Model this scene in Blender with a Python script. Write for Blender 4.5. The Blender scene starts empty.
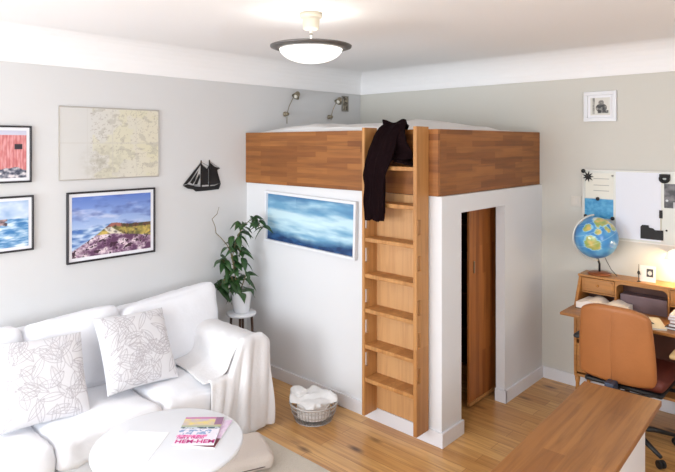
import bpy, bmesh, math, random
from mathutils import Vector, Matrix, noise
random.seed(7)
S = bpy.context.scene
COL = S.collection
PI = math.pi

# ------------------------------------------------------------------ camera data
FPX = 573.0
CAM = Vector((4.12, -4.805, 2.0))
YAW = math.atan((870 - 337.5) / FPX)
CF = Vector((-math.sin(YAW), math.cos(YAW), 0))
CR = Vector((math.cos(YAW), math.sin(YAW), 0))
def at(px, py, d):                       # point at distance d in front of the camera plane
    return CAM + CF * d + CR * ((px - 337.5) / FPX * d) + Vector((0, 0, (143.5 - py) / FPX * d))

# ------------------------------------------------------------------ object helpers
def obj(name, bm, mat, parent=None, smooth=False, loc=None):
    me = bpy.data.meshes.new(name)
    bm.normal_update()
    bm.to_mesh(me); bm.free()
    if smooth:
        for p in me.polygons: p.use_smooth = True
    o = bpy.data.objects.new(name, me); COL.objects.link(o)
    for m in (mat if isinstance(mat, (list, tuple)) else [mat]): me.materials.append(m)
    if parent: o.parent = parent
    if loc is not None: o.location = loc
    return o
def tag(o, label, cat, group=None, kind=None):
    o['label'] = label
    if cat: o['category'] = cat
    if group: o['group'] = group
    if kind: o['kind'] = kind
    return o
def thing(name, label, cat, loc=(0, 0, 0), rz=0, group=None):
    o = bpy.data.objects.new(name, None); COL.objects.link(o)
    o.location = loc; o.rotation_euler = (0, 0, rz); o.empty_display_size = .05
    return tag(o, label, cat, group)
def struct(name, bm, mat, label=None, smooth=False):
    o = obj(name, bm, mat, None, smooth); o['kind'] = 'structure'
    if label: o['label'] = label
    return o
def bev(o, w=.004, seg=2):
    m = o.modifiers.new('bevel', 'BEVEL'); m.width = w; m.segments = seg; m.limit_method = 'ANGLE'; m.angle_limit = .6
    return o
def dup(o, parent=None):
    c = o.copy(); COL.objects.link(c); c.parent = parent
    for ch in [x for x in list(bpy.data.objects) if x.parent is o]: dup(ch, c)
    return c

# ------------------------------------------------------------------ mesh helpers
def bx(bm, x0, x1, y0, y1, z0, z1, mi=0):
    v = [bm.verts.new((x, y, z)) for x in (x0, x1) for y in (y0, y1) for z in (z0, z1)]
    fs = [(0, 1, 3, 2), (4, 6, 7, 5), (0, 4, 5, 1), (2, 3, 7, 6), (0, 2, 6, 4), (1, 5, 7, 3)]
    for f in fs: bm.faces.new([v[i] for i in f]).material_index = mi
    return v
def box(*a, **k):
    bm = bmesh.new(); bx(bm, *a, **k); return bm
def prism(bm, pts, axis, a, b):          # polygon of 2d points extruded along an axis
    def P(p, t): return (t, p[0], p[1]) if axis == 'x' else ((p[0], t, p[1]) if axis == 'y' else (p[0], p[1], t))
    A = [bm.verts.new(P(p, a)) for p in pts]; B = [bm.verts.new(P(p, b)) for p in pts]
    n = len(pts)
    for i in range(n): bm.faces.new((A[i], A[(i + 1) % n], B[(i + 1) % n], B[i]))
    bm.faces.new(list(reversed(A))); bm.faces.new(B)
    bmesh.ops.recalc_face_normals(bm, faces=bm.faces[:])
    return bm
def tube(bm, pts, r, n=8, cap=True):
    pts = [Vector(p) for p in pts]; rings = []
    rr = r if isinstance(r, (list, tuple)) else [r] * len(pts)
    up = None
    for i, p in enumerate(pts):
        t = (pts[min(i + 1, len(pts) - 1)] - pts[max(i - 1, 0)]).normalized()
        if up is None:
            up = Vector((0, 0, 1)) if abs(t.z) < .9 else Vector((1, 0, 0))
        s = t.cross(up).normalized(); up = s.cross(t).normalized()
        rings.append([bm.verts.new(p + (s * math.cos(a) + up * math.sin(a)) * rr[i]) for a in [2 * PI * k / n for k in range(n)]])
    for a, b in zip(rings, rings[1:]):
        for k in range(n): bm.faces.new((a[k], a[(k + 1) % n], b[(k + 1) % n], b[k]))
    if cap:
        bm.faces.new(list(reversed(rings[0]))); bm.faces.new(rings[-1])
    return bm
def lathe(bm, prof, c=(0, 0, 0), n=32, closed=False):
    rings = []
    for r, z in prof:
        if r < 1e-5: rings.append([bm.verts.new((c[0], c[1], c[2] + z))])
        else: rings.append([bm.verts.new((c[0] + r * math.cos(2 * PI * k / n), c[1] + r * math.sin(2 * PI * k / n), c[2] + z)) for k in range(n)])
    pairs = list(zip(rings, rings[1:]))
    if closed: pairs.append((rings[-1], rings[0]))
    for a, b in pairs:
        for k in range(n):
            k2 = (k + 1) % n
            if len(a) == 1 and len(b) == 1: continue
            if len(a) == 1: bm.faces.new((a[0], b[k2], b[k]))
            elif len(b) == 1: bm.faces.new((a[k], a[k2], b[0]))
            else: bm.faces.new((a[k], a[k2], b[k2], b[k]))
    bmesh.ops.recalc_face_normals(bm, faces=bm.faces[:])
    return bm
def rbox(w, d, h, r=.05, n=14, puff=0, wr=0, sc=6, seed=0, fn=None):
    """soft rounded box w x d x h, centred, with puffed faces and wrinkles"""
    bm = bmesh.new(); bmesh.ops.create_cube(bm, size=2)
    bmesh.ops.subdivide_edges(bm, edges=bm.edges[:], cuts=n, use_grid_fill=True)
    H = Vector((w / 2, d / 2, h / 2)); off = Vector((seed * 3.1, seed * 1.7, seed * .9))
    for v in bm.verts:
        u = v.co.copy()
        # denser grid near the edges
        u = Vector([math.copysign(abs(math.sin(c * PI / 2)) ** .8 if abs(c) < 1 else 1, c) for c in u])
        p = Vector((u.x * H.x, u.y * H.y, u.z * H.z))
        q = Vector([max(-(H[i] - r), min(H[i] - r, p[i])) for i in range(3)])
        dd = p - q
        if dd.length > 1e-6:
            m = max(abs(dd.x), abs(dd.y), abs(dd.z))
            p = q + dd.normalized() * min(m, r) if m > 0 else p
        nrm = (p - q).normalized() if (p - q).length > 1e-6 else Vector((0, 0, 1))
        if puff:
            ax = [0, 1, 2]; k = max(ax, key=lambda i: abs(v.co[i]))
            o = [i for i in ax if i != k]
            e = (1 - u[o[0]] ** 2) * (1 - u[o[1]] ** 2)
            thin = min(range(3), key=lambda i: H[i])
            p[k] += math.copysign(puff * e * (1 if k == thin else .45), v.co[k])
        if wr:
            p += nrm * wr * (noise.noise(p * sc + off) + .5 * noise.noise(p * sc * 2.3 + off))
        if fn: p = fn(p, u)
        v.co = p
    return bm
def grid_surface(bm, rows, mi=0, close=False):
    V = [[bm.verts.new(p) for p in r] for r in rows]
    for a, b in zip(V, V[1:]):
        n = len(a)
        for i in range(n if close else n - 1):
            f = bm.faces.new((a[i], a[(i + 1) % n], b[(i + 1) % n], b[i])); f.material_index = mi
    return V
def solid(o, t, off=0):
    m = o.modifiers.new('thickness', 'SOLIDIFY'); m.thickness = t; m.offset = off; return o
def sub(o, l=1):
    m = o.modifiers.new('smooth', 'SUBSURF'); m.levels = l; m.render_levels = l; return o
def text_mesh(name, s, size, mat, parent, M, bold=0.0, extrude=.0006):
    cu = bpy.data.curves.new(name, 'FONT'); cu.body = s; cu.size = size; cu.extrude = extrude; cu.offset = bold
    cu.align_x = 'LEFT'
    t = bpy.data.objects.new(name, cu); COL.objects.link(t)
    me = bpy.data.meshes.new_from_object(t.evaluated_get(bpy.context.evaluated_depsgraph_get()))
    COL.objects.unlink(t); bpy.data.objects.remove(t)
    o = bpy.data.objects.new(name, me); COL.objects.link(o); me.materials.clear(); me.materials.append(mat)
    o.parent = parent; o.matrix_local = M
    return o

# ------------------------------------------------------------------ materials
def srgb(r, g, b):
    f = lambda c: ((c / 255) / 12.92 if c / 255 <= .04045 else ((c / 255 + .055) / 1.055) ** 2.4)
    return (f(r), f(g), f(b), 1)
def newmat(name):
    m = bpy.data.materials.new(name); m.use_nodes = True
    nt = m.node_tree; return m, nt, nt.nodes['Principled BSDF']
def N(nt, t, **k):
    n = nt.nodes.new(t)
    for a, b in k.items():
        if a.startswith('i_'): n.inputs[a[2:].replace('_', ' ')].default_value = b
        else: setattr(n, a, b)
    return n
def plain(name, c, rough=.6, metal=0, bump=0, bscale=60, var=0, sheen=0, coat=0):
    m, nt, b = newmat(name)
    b.inputs['Base Color'].default_value = c; b.inputs['Roughness'].default_value = rough
    b.inputs['Metallic'].default_value = metal
    if sheen: b.inputs['Sheen Weight'].default_value = sheen
    if coat: b.inputs['Coat Weight'].default_value = coat
    tc = N(nt, 'ShaderNodeTexCoord')
    if var:
        n = N(nt, 'ShaderNodeTexNoise', i_Scale=bscale * .2, i_Detail=4.0)
        nt.links.new(tc.outputs['Object'], n.inputs['Vector'])
        mx = N(nt, 'ShaderNodeMixRGB'); mx.inputs[1].default_value = [x * (1 - var) for x in c[:3]] + [1]
        mx.inputs[2].default_value = [min(1, x * (1 + var)) for x in c[:3]] + [1]
        nt.links.new(n.outputs['Fac'], mx.inputs[0]); nt.links.new(mx.outputs[0], b.inputs['Base Color'])
    if bump:
        n = N(nt, 'ShaderNodeTexNoise', i_Scale=bscale, i_Detail=3.0)
        nt.links.new(tc.outputs['Object'], n.inputs['Vector'])
        bp = N(nt, 'ShaderNodeBump', i_Strength=bump, i_Distance=.01)
        nt.links.new(n.outputs['Fac'], bp.inputs['Height']); nt.links.new(bp.outputs[0], b.inputs['Normal'])
    return m
def wood(name, c1, c2, grain_dark, u='x', v='z', sw=.35, sh=.045, rough=.4, gap=.0, gapc=None, knots=0, vary=1.0, coat=0.15):
    """staves / planks running along u, stacked along v (object axes)"""
    m, nt, b = newmat(name); lk = nt.links.new
    tc = N(nt, 'ShaderNodeTexCoord'); sp = N(nt, 'ShaderNodeSeparateXYZ'); lk(tc.outputs['Object'], sp.inputs[0])
    cb = N(nt, 'ShaderNodeCombineXYZ'); lk(sp.outputs['xyz'.index(u)], cb.inputs[0]); lk(sp.outputs['xyz'.index(v)], cb.inputs[1])
    br = N(nt, 'ShaderNodeTexBrick'); br.offset = .37; br.offset_frequency = 2; br.squash = 1
    br.inputs['Scale'].default_value = 1; br.inputs['Brick Width'].default_value = sw; br.inputs['Row Height'].default_value = sh
    br.inputs['Mortar Size'].default_value = gap; br.inputs['Mortar Smooth'].default_value = .3
    br.inputs['Color1'].default_value = c1; br.inputs['Color2'].default_value = c2
    br.inputs['Mortar'].default_value = gapc or grain_dark
    lk(cb.outputs[0], br.inputs['Vector'])
    mp = N(nt, 'ShaderNodeMapping'); mp.inputs['Scale'].default_value = tuple({u: 2.2}.get(a, 38) for a in 'xyz')
    lk(tc.outputs['Object'], mp.inputs[0])
    gn = N(nt, 'ShaderNodeTexNoise', i_Scale=1.0, i_Detail=5.0, i_Distortion=.6); lk(mp.outputs[0], gn.inputs['Vector'])
    rp = N(nt, 'ShaderNodeValToRGB'); rp.color_ramp.elements[0].position = .42; rp.color_ramp.elements[1].position = .72
    lk(gn.outputs['Fac'], rp.inputs[0])
    mx = N(nt, 'ShaderNodeMixRGB'); mx.inputs[2].default_value = grain_dark
    mu = N(nt, 'ShaderNodeMath', operation='MULTIPLY'); mu.inputs[1].default_value = .45 * vary
    lk(rp.outputs[0], mu.inputs[0]); lk(mu.outputs[0], mx.inputs[0]); lk(br.outputs['Color'], mx.inputs[1])
    out = mx.outputs[0]
    if knots:
        mp2 = N(nt, 'ShaderNodeMapping'); mp2.inputs['Scale'].default_value = tuple({u: 2.6}.get(a, 7) for a in 'xyz')
        lk(tc.outputs['Object'], mp2.inputs[0])
        vo = N(nt, 'ShaderNodeTexVoronoi', i_Scale=1.0); lk(mp2.outputs[0], vo.inputs['Vector'])
        r2 = N(nt, 'ShaderNodeValToRGB'); r2.color_ramp.elements[0].position = .05; r2.color_ramp.elements[1].position = .22
        r2.color_ramp.elements[0].color = (1, 1, 1, 1); r2.color_ramp.elements[1].color = (0, 0, 0, 1)
        lk(vo.outputs['Distance'], r2.inputs[0])
        m2 = N(nt, 'ShaderNodeMath', operation='MULTIPLY'); m2.inputs[1].default_value = knots; lk(r2.outputs[0], m2.inputs[0])
        mk = N(nt, 'ShaderNodeMixRGB'); mk.inputs[2].default_value = [x * .35 for x in grain_dark[:3]] + [1]
        lk(m2.outputs[0], mk.inputs[0]); lk(out, mk.inputs[1]); out = mk.outputs[0]
        # broad tonal drift of old pine
        n3 = N(nt, 'ShaderNodeTexNoise', i_Scale=1.7, i_Detail=3.0); lk(tc.outputs['Object'], n3.inputs['Vector'])
        hs = N(nt, 'ShaderNodeHueSaturation'); mr = N(nt, 'ShaderNodeMapRange'); mr.inputs[3].default_value = .8; mr.inputs[4].default_value = 1.18
        lk(n3.outputs['Fac'], mr.inputs[0]); lk(mr.outputs[0], hs.inputs['Value']); lk(out, hs.inputs['Color']); out = hs.outputs[0]
    lk(out, b.inputs['Base Color'])
    b.inputs['Roughness'].default_value = rough; b.inputs['Coat Weight'].default_value = coat; b.inputs['Coat Roughness'].default_value = .25
    bp = N(nt, 'ShaderNodeBump', i_Strength=.12, i_Distance=.004); lk(gn.outputs['Fac'], bp.inputs['Height']); lk(bp.outputs[0], b.inputs['Normal'])
    return m
def vcol(name, rough=.6, sheen=0, bump=0, coat=0):
    m, nt, b = newmat(name)
    a = N(nt, 'ShaderNodeVertexColor', layer_name='paint'); nt.links.new(a.outputs[0], b.inputs['Base Color'])
    b.inputs['Roughness'].default_value = rough
    b.inputs['Coat Weight'].default_value = coat
    if sheen: b.inputs['Sheen Weight'].default_value = sheen
    if bump:
        tc = N(nt, 'ShaderNodeTexCoord'); n = N(nt, 'ShaderNodeTexNoise', i_Scale=60.0); nt.links.new(tc.outputs['Object'], n.inputs['Vector'])
        bp = N(nt, 'ShaderNodeBump', i_Strength=bump, i_Distance=.01); nt.links.new(n.outputs['Fac'], bp.inputs['Height']); nt.links.new(bp.outputs[0], b.inputs['Normal'])
    return m
def emis(name, c, s, base=(.9, .9, .9, 1)):
    m, nt, b = newmat(name); b.inputs['Base Color'].default_value = base
    b.inputs['Emission Color'].default_value = c; b.inputs['Emission Strength'].default_value = s; return m

M_wall = plain('wall paint', srgb(211, 211, 211), .85, bump=.05, bscale=90)
M_wallR = plain('wall paint warm', srgb(207, 205, 197), .85, bump=.05, bscale=90)
M_ceil = plain('ceiling plaster', srgb(243, 242, 242), .9, bump=.03, bscale=40)
M_part = plain('white partition paint', srgb(220, 221, 223), .7, bump=.03, bscale=90)
M_trim = plain('white gloss trim', srgb(226, 227, 232), .35)
M_floor = wood('pine floorboards', srgb(216, 170, 108), srgb(194, 142, 82), srgb(148, 94, 48), 'x', 'y', 2.3, .105, .35, .0015, srgb(142, 94, 54), knots=1.0, coat=.2, vary=1.3)
M_boardF = wood('loft staves front', srgb(164, 105, 50), srgb(130, 77, 32), srgb(98, 56, 20), 'x', 'z', .34, .043, .55, vary=1.2, coat=0)
M_boardS = wood('loft staves side', srgb(158, 100, 46), srgb(126, 74, 29), srgb(90, 50, 18), 'y', 'z', .34, .043, .55, vary=1.2, coat=0)
M_lad = wood('ladder oak', srgb(188, 136, 80), srgb(168, 114, 60), srgb(124, 78, 36), 'z', 'x', .9, .07, .5, coat=0)
M_ladp = wood('ladder back panel', srgb(204, 158, 108), srgb(196, 146, 94), srgb(166, 116, 70), 'z', 'x', 2.5, .3, .45)
M_door = wood('closet door wood', srgb(178, 110, 52), srgb(146, 84, 36), srgb(100, 54, 20), 'z', 'y', .6, .05, .5, coat=0)
M_bench = wood('bench top wood', srgb(168, 114, 60), srgb(142, 90, 42), srgb(100, 58, 26), 'y', 'x', .9, .1, .42, coat=.05, vary=1.2)
M_desk = wood('desk oak', srgb(190, 132, 68), srgb(168, 110, 52), srgb(122, 74, 32), 'x', 'z', 1.4, .12, .4)
M_deskd = plain('desk oak with recess shade in colour', srgb(96, 60, 48), .6, var=.2)  # shade inside the desk is put into this darker back panel colour
M_white = plain('white lacquer', srgb(224, 226, 230), .3, coat=.3)
M_cloth = plain('white slipcover', srgb(233, 234, 238), .95, bump=.3, bscale=16)
M_throw = plain('off white throw', srgb(224, 223, 224), 1, bump=.3, bscale=40)
M_duvet = plain('white bedding', srgb(226, 225, 224), .95, bump=.2, bscale=14)
M_black = plain('black', srgb(20, 20, 22), .5)
M_iron = plain('black sheet iron', srgb(16, 14, 15), .6)
M_jacket = plain('dark jacket fabric', srgb(22, 11, 13), .95, bump=.5, bscale=50)
M_chrome = plain('brushed metal', srgb(150, 148, 142), .35, metal=.9)
M_brass = plain('aged nickel', srgb(150, 140, 120), .35, metal=.85)
M_frameblk = plain('black frame', srgb(34, 30, 34), .4)
M_mat = plain('picture mat', srgb(236, 236, 240), .8)
M_rug = plain('cream wool rug', srgb(218, 208, 192), 1, bump=1.0, bscale=220, var=.06, sheen=.3)
M_pouf = plain('beige linen', srgb(216, 205, 196), 1, bump=.5, bscale=150)
M_jacket.node_tree.nodes['Principled BSDF'].inputs['Specular IOR Level'].default_value = .05
M_poufd = plain('grey brown piping', srgb(110, 96, 88), 1)
M_leather = plain('tan leather', srgb(168, 105, 56), .5, bump=.12, bscale=45, var=.1)
M_leatherd = plain('dark red brown upholstery', srgb(96, 38, 26), .6, bump=.1, bscale=45)
M_plastic = plain('black plastic', srgb(24, 25, 28), .45)
M_bluegrey = plain('blue grey metal', srgb(58, 70, 92), .45, metal=.3)
M_leaf = plain('glossy leaf', srgb(44, 78, 36), .4, var=.35, bscale=40)
M_stem = plain('plant stem', srgb(104, 92, 58), .8)
M_soil = plain('soil', srgb(52, 38, 28), 1, bump=1, bscale=60)
M_pot = plain('white ceramic', srgb(228, 229, 232), .25, coat=.4)
M_darkwood = plain('dark wood', srgb(72, 48, 34), .5, var=.2)
M_paper = plain('white paper', srgb(238, 238, 240), .8)
M_paint = vcol('painted print', .45)
M_print = vcol('printed cotton', .95, sheen=.3, bump=.08)
M_globe = vcol('globe print', .3, coat=.4)

# ------------------------------------------------------------------ painted surfaces
def lerp(a, b, t):
    t = max(0, min(1, t)); return tuple(a[i] + (b[i] - a[i]) * t for i in range(3))
def fb(x, y, s, o=3, seed=0): return noise.fractal(Vector((x * s, y * s, seed * 7.3)), 1, 2, o)
def paint_mesh(bm, fn):                 # fn(u,v)->sRGB 0-255; verts need layer uv in dict
    pass
def colour(o, cols):
    a = o.data.color_attributes.new('paint', 'FLOAT_COLOR', 'POINT')
    for i, c in enumerate(cols): a.data[i].color = srgb(*[max(0, min(255, k)) for k in c])
def picture(name, w, h, fn, parent, M, nx=120, ny=80, mat=None, t=.002):
    """flat painted sheet in local x (width) / z (height), front towards -y; with real thickness"""
    bm = bmesh.new(); cols = []
    V = []
    for j in range(ny + 1):
        row = []
        for i in range(nx + 1):
            row.append(bm.verts.new((w * i / nx - w / 2, 0, h * j / ny - h / 2))); cols.append(fn(i / nx, j / ny))
        V.append(row)
    for j in range(ny):
        for i in range(nx): bm.faces.new((V[j][i], V[j][i + 1], V[j + 1][i + 1], V[j + 1][i]))
    B = []
    edge = [V[0][i] for i in range(nx)] + [V[j][nx] for j in range(ny)] + [V[ny][i] for i in range(nx, 0, -1)] + [V[j][0] for j in range(ny, 0, -1)]
    bot = []
    for v in edge: bot.append(bm.verts.new((v.co.x, t, v.co.z))); cols.append((220, 220, 220))
    n = len(edge)
    for i in range(n): bm.faces.new((edge[(i + 1) % n], edge[i], bot[i], bot[(i + 1) % n]))
    bm.faces.new(list(reversed(bot)))
    o = obj(name, bm, mat or M_paint, parent); colour(o, cols); o.matrix_local = M
    return o
T = Matrix.Translation
def frame_bm(w, h, t, d):               # picture frame ring, front at y=-d, back at 0
    bm = bmesh.new()
    bx(bm, -w / 2, w / 2, -d, 0, h / 2 - t, h / 2); bx(bm, -w / 2, w / 2, -d, 0, -h / 2, -h / 2 + t)
    bx(bm, -w / 2, -w / 2 + t, -d, 0, -h / 2 + t, h / 2 - t); bx(bm, w / 2 - t, w / 2, -d, 0, -h / 2 + t, h / 2 - t)
    return bm
def framed(name, label, cat, loc, rz, w, h, t, fm, fn, mat_w=0, roll=0, nx=120, ny=80, d=.02, group=None):
    r = thing(name, label, cat, loc, rz, group)
    r.rotation_euler = (0, roll, rz)
    bev(obj('frame', frame_bm(w, h, t, d), fm, r), .002, 1)
    if mat_w:
        obj('mat_board', box(-w / 2 + t, w / 2 - t, -.008, -.001, -h / 2 + t, h / 2 - t), M_mat, r)
    picture('artwork', w - 2 * t - 2 * mat_w, h - 2 * t - 2 * mat_w, fn, r, T((0, -.0105, 0)), nx, ny)
    return r

# ================================================================== ROOM
X1, Y0, ZC, ZW = 5.5, -6.3, 2.76, 2.535
struct('floor', box(-.1, X1 + .1, Y0 - .1, .1, -.1, 0), M_floor, 'knotty golden pine floorboards')
struct('ceiling', box(-.1, X1 + .1, Y0 - .1, .1, ZC, ZC + .1), M_ceil, 'white ceiling')
struct('wall_left', box(-.1, 0, Y0, .1, 0, ZC), M_wall, 'pale grey wall hung with pictures')
struct('wall_back', box(0, X1, 0, .1, 0, ZC), M_wallR, 'warm grey wall behind the desk')
def windowed(axis, pos, thick, a0, a1, holes, z0, z1):
    bm = bmesh.new()
    def B(p, q, zz0, zz1):
        if axis == 'y': bx(bm, p, q, min(pos, pos + thick), max(pos, pos + thick), zz0, zz1)
        else: bx(bm, min(pos, pos + thick), max(pos, pos + thick), p, q, zz0, zz1)
    c = a0
    for h0, h1 in holes:
        B(c, h0, 0, ZC); B(h0, h1, 0, z0); B(h0, h1, z1, ZC); c = h1
    B(c, a1, 0, ZC); return bm
WH = [(.35, 1.95), (2.55, 4.15)]
struct('wall_front', windowed('y', Y0, -.1, 0, X1, WH, .75, 2.35), M_wall)
WR = [(-3.9, -2.3)]
struct('wall_right', windowed('x', X1, .1, Y0, 0, WR, .75, 2.35), M_wall)
m, nt, b = newmat('window glass')
tr = N(nt, 'ShaderNodeBsdfTransparent'); gl = N(nt, 'ShaderNodeBsdfGlossy'); gl.inputs['Roughness'].default_value = .02
mxs = N(nt, 'ShaderNodeMixShader'); mxs.inputs[0].default_value = .06
nt.links.new(tr.outputs[0], mxs.inputs[1]); nt.links.new(gl.outputs[0], mxs.inputs[2]); nt.links.new(mxs.outputs[0], nt.nodes['Material Output'].inputs[0])
M_glass = m
def window(n, axis, pos, a0, a1, z0, z1):
    def B(bm, p, q, d0, d1, zz0, zz1):
        if axis == 'y': bx(bm, p, q, d0, d1, zz0, zz1)
        else: bx(bm, -d1 , -d0, p, q, zz0, zz1)
    s = pos if axis == 'y' else -pos
    bm = bmesh.new()
    B(bm, a0, a1, s - .06, s - .01, z0, z0 + .05); B(bm, a0, a1, s - .06, s - .01, z1 - .05, z1)
    mid = (a0 + a1) / 2
    for p in (a0, mid - .025, a1 - .05): B(bm, p, p + .05, s - .06, s - .01, z0 + .05, z1 - .05)
    o = struct('window_%d' % n, bm, M_trim)
    bm = bmesh.new()
    B(bm, a0 + .05, mid - .025, s - .038, s - .034, z0 + .05, z1 - .05); B(bm, mid + .025, a1 - .05, s - .038, s - .034, z0 + .05, z1 - .05)
    obj('pane', bm, M_glass, o)
window(1, 'y', Y0, *WH[0], .75, 2.35); window(2, 'y', Y0, *WH[1], .75, 2.35); window(3, 'x', X1, *WR[0], .75, 2.35)
# coved cornice: from ZW on the wall up to the ceiling
def cove(axis, a0, a1, sgn=1):
    prof = [(0, ZW), (.012, ZW), (.014, ZW + .01)]
    for k in range(9):
        t = k / 8 * PI / 2
        prof.append((.014 + .20 * (1 - math.cos(t)), ZW + .015 + (ZC - ZW - .016) * math.sin(t)))
    prof.append((0, ZC - .0005))
    bm = bmesh.new()
    pts = [(sgn * p + (0 if sgn > 0 else 0), z) for p, z in prof]
    return pts
pts = cove('x', 0, 1)
bm = bmesh.new(); prism(bm, [(p, z) for p, z in pts], 'y', Y0, 0); struct('trim_1', bm, M_ceil, 'white coved cornice above the picture wall')
bm = bmesh.new(); prism(bm, [(-p, z) for p, z in pts], 'x', 0, X1); struct('trim_2', bm, M_ceil, 'white coved cornice above the desk wall')

# closet partitions under the loft
XP, YP, ZP = 2.055, -1.575, 1.648
TH = .075
struct('wall_closet_front', box(0, XP, YP, YP + TH, 0, ZP), M_part, 'white closet wall carrying the ladder')
bm = bmesh.new()
bx(bm, XP - TH, XP, YP + TH, -1.328, 0, ZP); bx(bm, XP - TH, XP, -.686, 0, 0, ZP); bx(bm, XP - TH, XP, -1.328, -.686, 1.523, ZP)
struct('wall_closet_side', bm, M_part, 'white closet wall with the doorway')
def baseboard(name, segs, mat=M_trim, h=.095, t=.016):
    bm = bmesh.new()
    for x0, x1, y0, y1 in segs:
        bx(bm, x0, x1, y0, y1, 0, h)
        bx(bm, x0 + (0 if x1 - x0 > y1 - y0 else (0)), x1, y0, y1, h, h + .0001)
    o = struct(name, bm, mat); bev(o, .006, 2); return o
baseboard('baseboard_closet_front', [(.016, XP + .016, YP - .016, YP)])
baseboard('baseboard_closet_side', [(XP, XP + .016, YP, -1.328 + .012), (XP, XP + .016, -.70, 0), ])
baseboard('trim_3', [(XP - TH, XP + .016, -.702, -.686)])
baseboard('baseboard_left', [(0, .016, Y0, YP - .016)])
baseboard('baseboard_back', [(XP + .016, X1, -.016, 0)])

# ================================================================== LOFT BED
lb = thing('loft_bed', 'built-in loft bed with oak stave side boards on the white closet', 'loft bed', (0, 0, 0))
bev(obj('front_board', box(.003, 2.036, YP - .014, YP + .012, ZP + .002, 2.096), M_boardF, lb), .002, 1)
bev(obj('side_board', box(2.010, 2.036, YP + .012, -.003, ZP + .002, 2.096), M_boardS, lb), .002, 1)
obj('platform', box(.003, 2.003, YP + .014, -.003, ZP + .002, ZP + .05), M_trim, lb)
def duv(p, u):
    t = max(0, (p.z + .2) / .4)
    x, y = p.x, p.y
    e_ = max(abs(u.x) ** 3, abs(u.y) ** 3)
    if p.z > 0: p.z *= 1 - .75 * e_
    if p.z > 0 and e_ < .95:
        p.z += .035 * noise.noise(Vector((x * 2.2, y * 2.2, 3))) + .018 * noise.noise(Vector((x * 6, y * 6, 1)))
        p.z += .05 * math.exp(-((x - -.3) ** 2 + (y + .45) ** 2) / .12) + .06 * math.exp(-((x - .55) ** 2 + (y + .1) ** 2) / .1)
    return p
tag(obj('mattress', rbox(1.97, 1.51, .30, .07, 18), M_duvet, None, True, (1.0, -.79, ZP + .055 + .15)), 'white mattress on the loft platform behind the stave boards', 'mattress')
tag(obj('duvet', rbox(1.93, 1.48, .135, .06, 30, wr=.006, sc=9, fn=duv), M_duvet, None, True, (1.0, -.79, ZP + .3565 + .068)), 'rumpled white duvet showing above the loft boards', 'duvet')

# ladder
XL, XRr, YF, YB, ZB = 1.498, 1.963, -1.73, YP - .0165, .088
ld = thing('loft_ladder', 'tall oak ladder with seven treads fixed to the closet front', 'ladder', (XL, YF, ZB))
off = Vector((-XL, -YF, -ZB))
def rail(x0, x1):
    bm = bmesh.new(); sy0, sy1 = YF + .013, YF + .046
    bx(bm, x0, x1, YF, sy0, ZB, 2.112); bx(bm, x0, x1, sy1, YB, ZB, 2.112)
    z = ZB
    slots = [(.43, .53), (.66, .76), (.875, .975), (1.165, 1.265), (1.40, 1.50)]
    for a, c in slots: bx(bm, x0, x1, sy0, sy1, z, a); z = c
    bx(bm, x0, x1, sy0, sy1, z, 2.112)
    bmesh.ops.translate(bm, vec=off, verts=bm.verts); return bm
obj('side_rail', rail(XL, XL + .022), M_lad, ld); obj('side_rail', rail(XRr - .026, XRr), M_lad, ld)
for z in (.34, .575, .828, 1.072, 1.325, 1.578, 1.832):
    bm = box(XL + .022, XRr - .026, YF + .004, YB + .004 if z < 1.6 else YB, z - .014, z + .014); bmesh.ops.translate(bm, vec=off, verts=bm.verts)
    bev(obj('tread', bm, M_lad, ld), .003, 1)
bm = box(XL + .022, XRr - .026, YB - .006 + .006, YP - .001, .10, ZP); bmesh.ops.translate(bm, vec=off, verts=bm.verts)
obj('back_panel', bm, M_ladp, ld)

# jacket hanging over the board and the top treads
def jacket():
    rows = []
    spec = [  # z, y, x-left, x-right
        (2.07, -1.56, 1.64, 1.76), (2.125, -1.565, 1.62, 1.79), (2.137, -1.60, 1.60, 1.80), (2.11, -1.64, 1.59, 1.80), (2.05, -1.69, 1.585, 1.79),
        (1.95, -1.735, 1.568, 1.80), (1.86, -1.748, 1.553, 1.765), (1.78, -1.752, 1.55, 1.74), (1.68, -1.75, 1.553, 1.735), (1.58, -1.75, 1.556, 1.73), (1.50, -1.75, 1.56, 1.728), (1.475, -1.75, 1.565, 1.725)]
    from bisect import bisect
    n = 44
    for i in range(n + 1):
        t = i / n * (len(spec) - 1); k = min(int(t), len(spec) - 2); f = t - k
        a, b_ = spec[k], spec[k + 1]; z, y, x0, x1 = [a[q] + (b_[q] - a[q]) * f for q in range(4)]
        row = []
        for j in range(25):
            s = j / 24; x = x0 + (x1 - x0) * s
            fold = .011 * math.sin(s * 17 + z * 3) + .008 * math.sin(s * 31 - z * 5) + .01 * noise.noise(Vector((x * 14, z * 8, 2)))
            amp = min(1, i / 10)
            edge = min(1, s * 6, (1 - s) * 6)
            row.append((x + .012 * noise.noise(Vector((z * 12, s * 2, 5))), y - .012 * amp - abs(fold) * amp * 1.0 - .012 * edge * amp, z + .012 * noise.noise(Vector((x * 20, 4, z))) * (0 if 2 < i < n - 3 else 1)))
        rows.append(row)
    bm = bmesh.new(); grid_surface(bm, rows)
    return bm
jk = thing('jacket', 'dark jacket hung over the loft board at the top of the ladder', 'jacket', (0, 0, 0))
o = obj('jacket_body', jacket(), M_jacket, jk, True); solid(o, .012, 1)
rows = []
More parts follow.
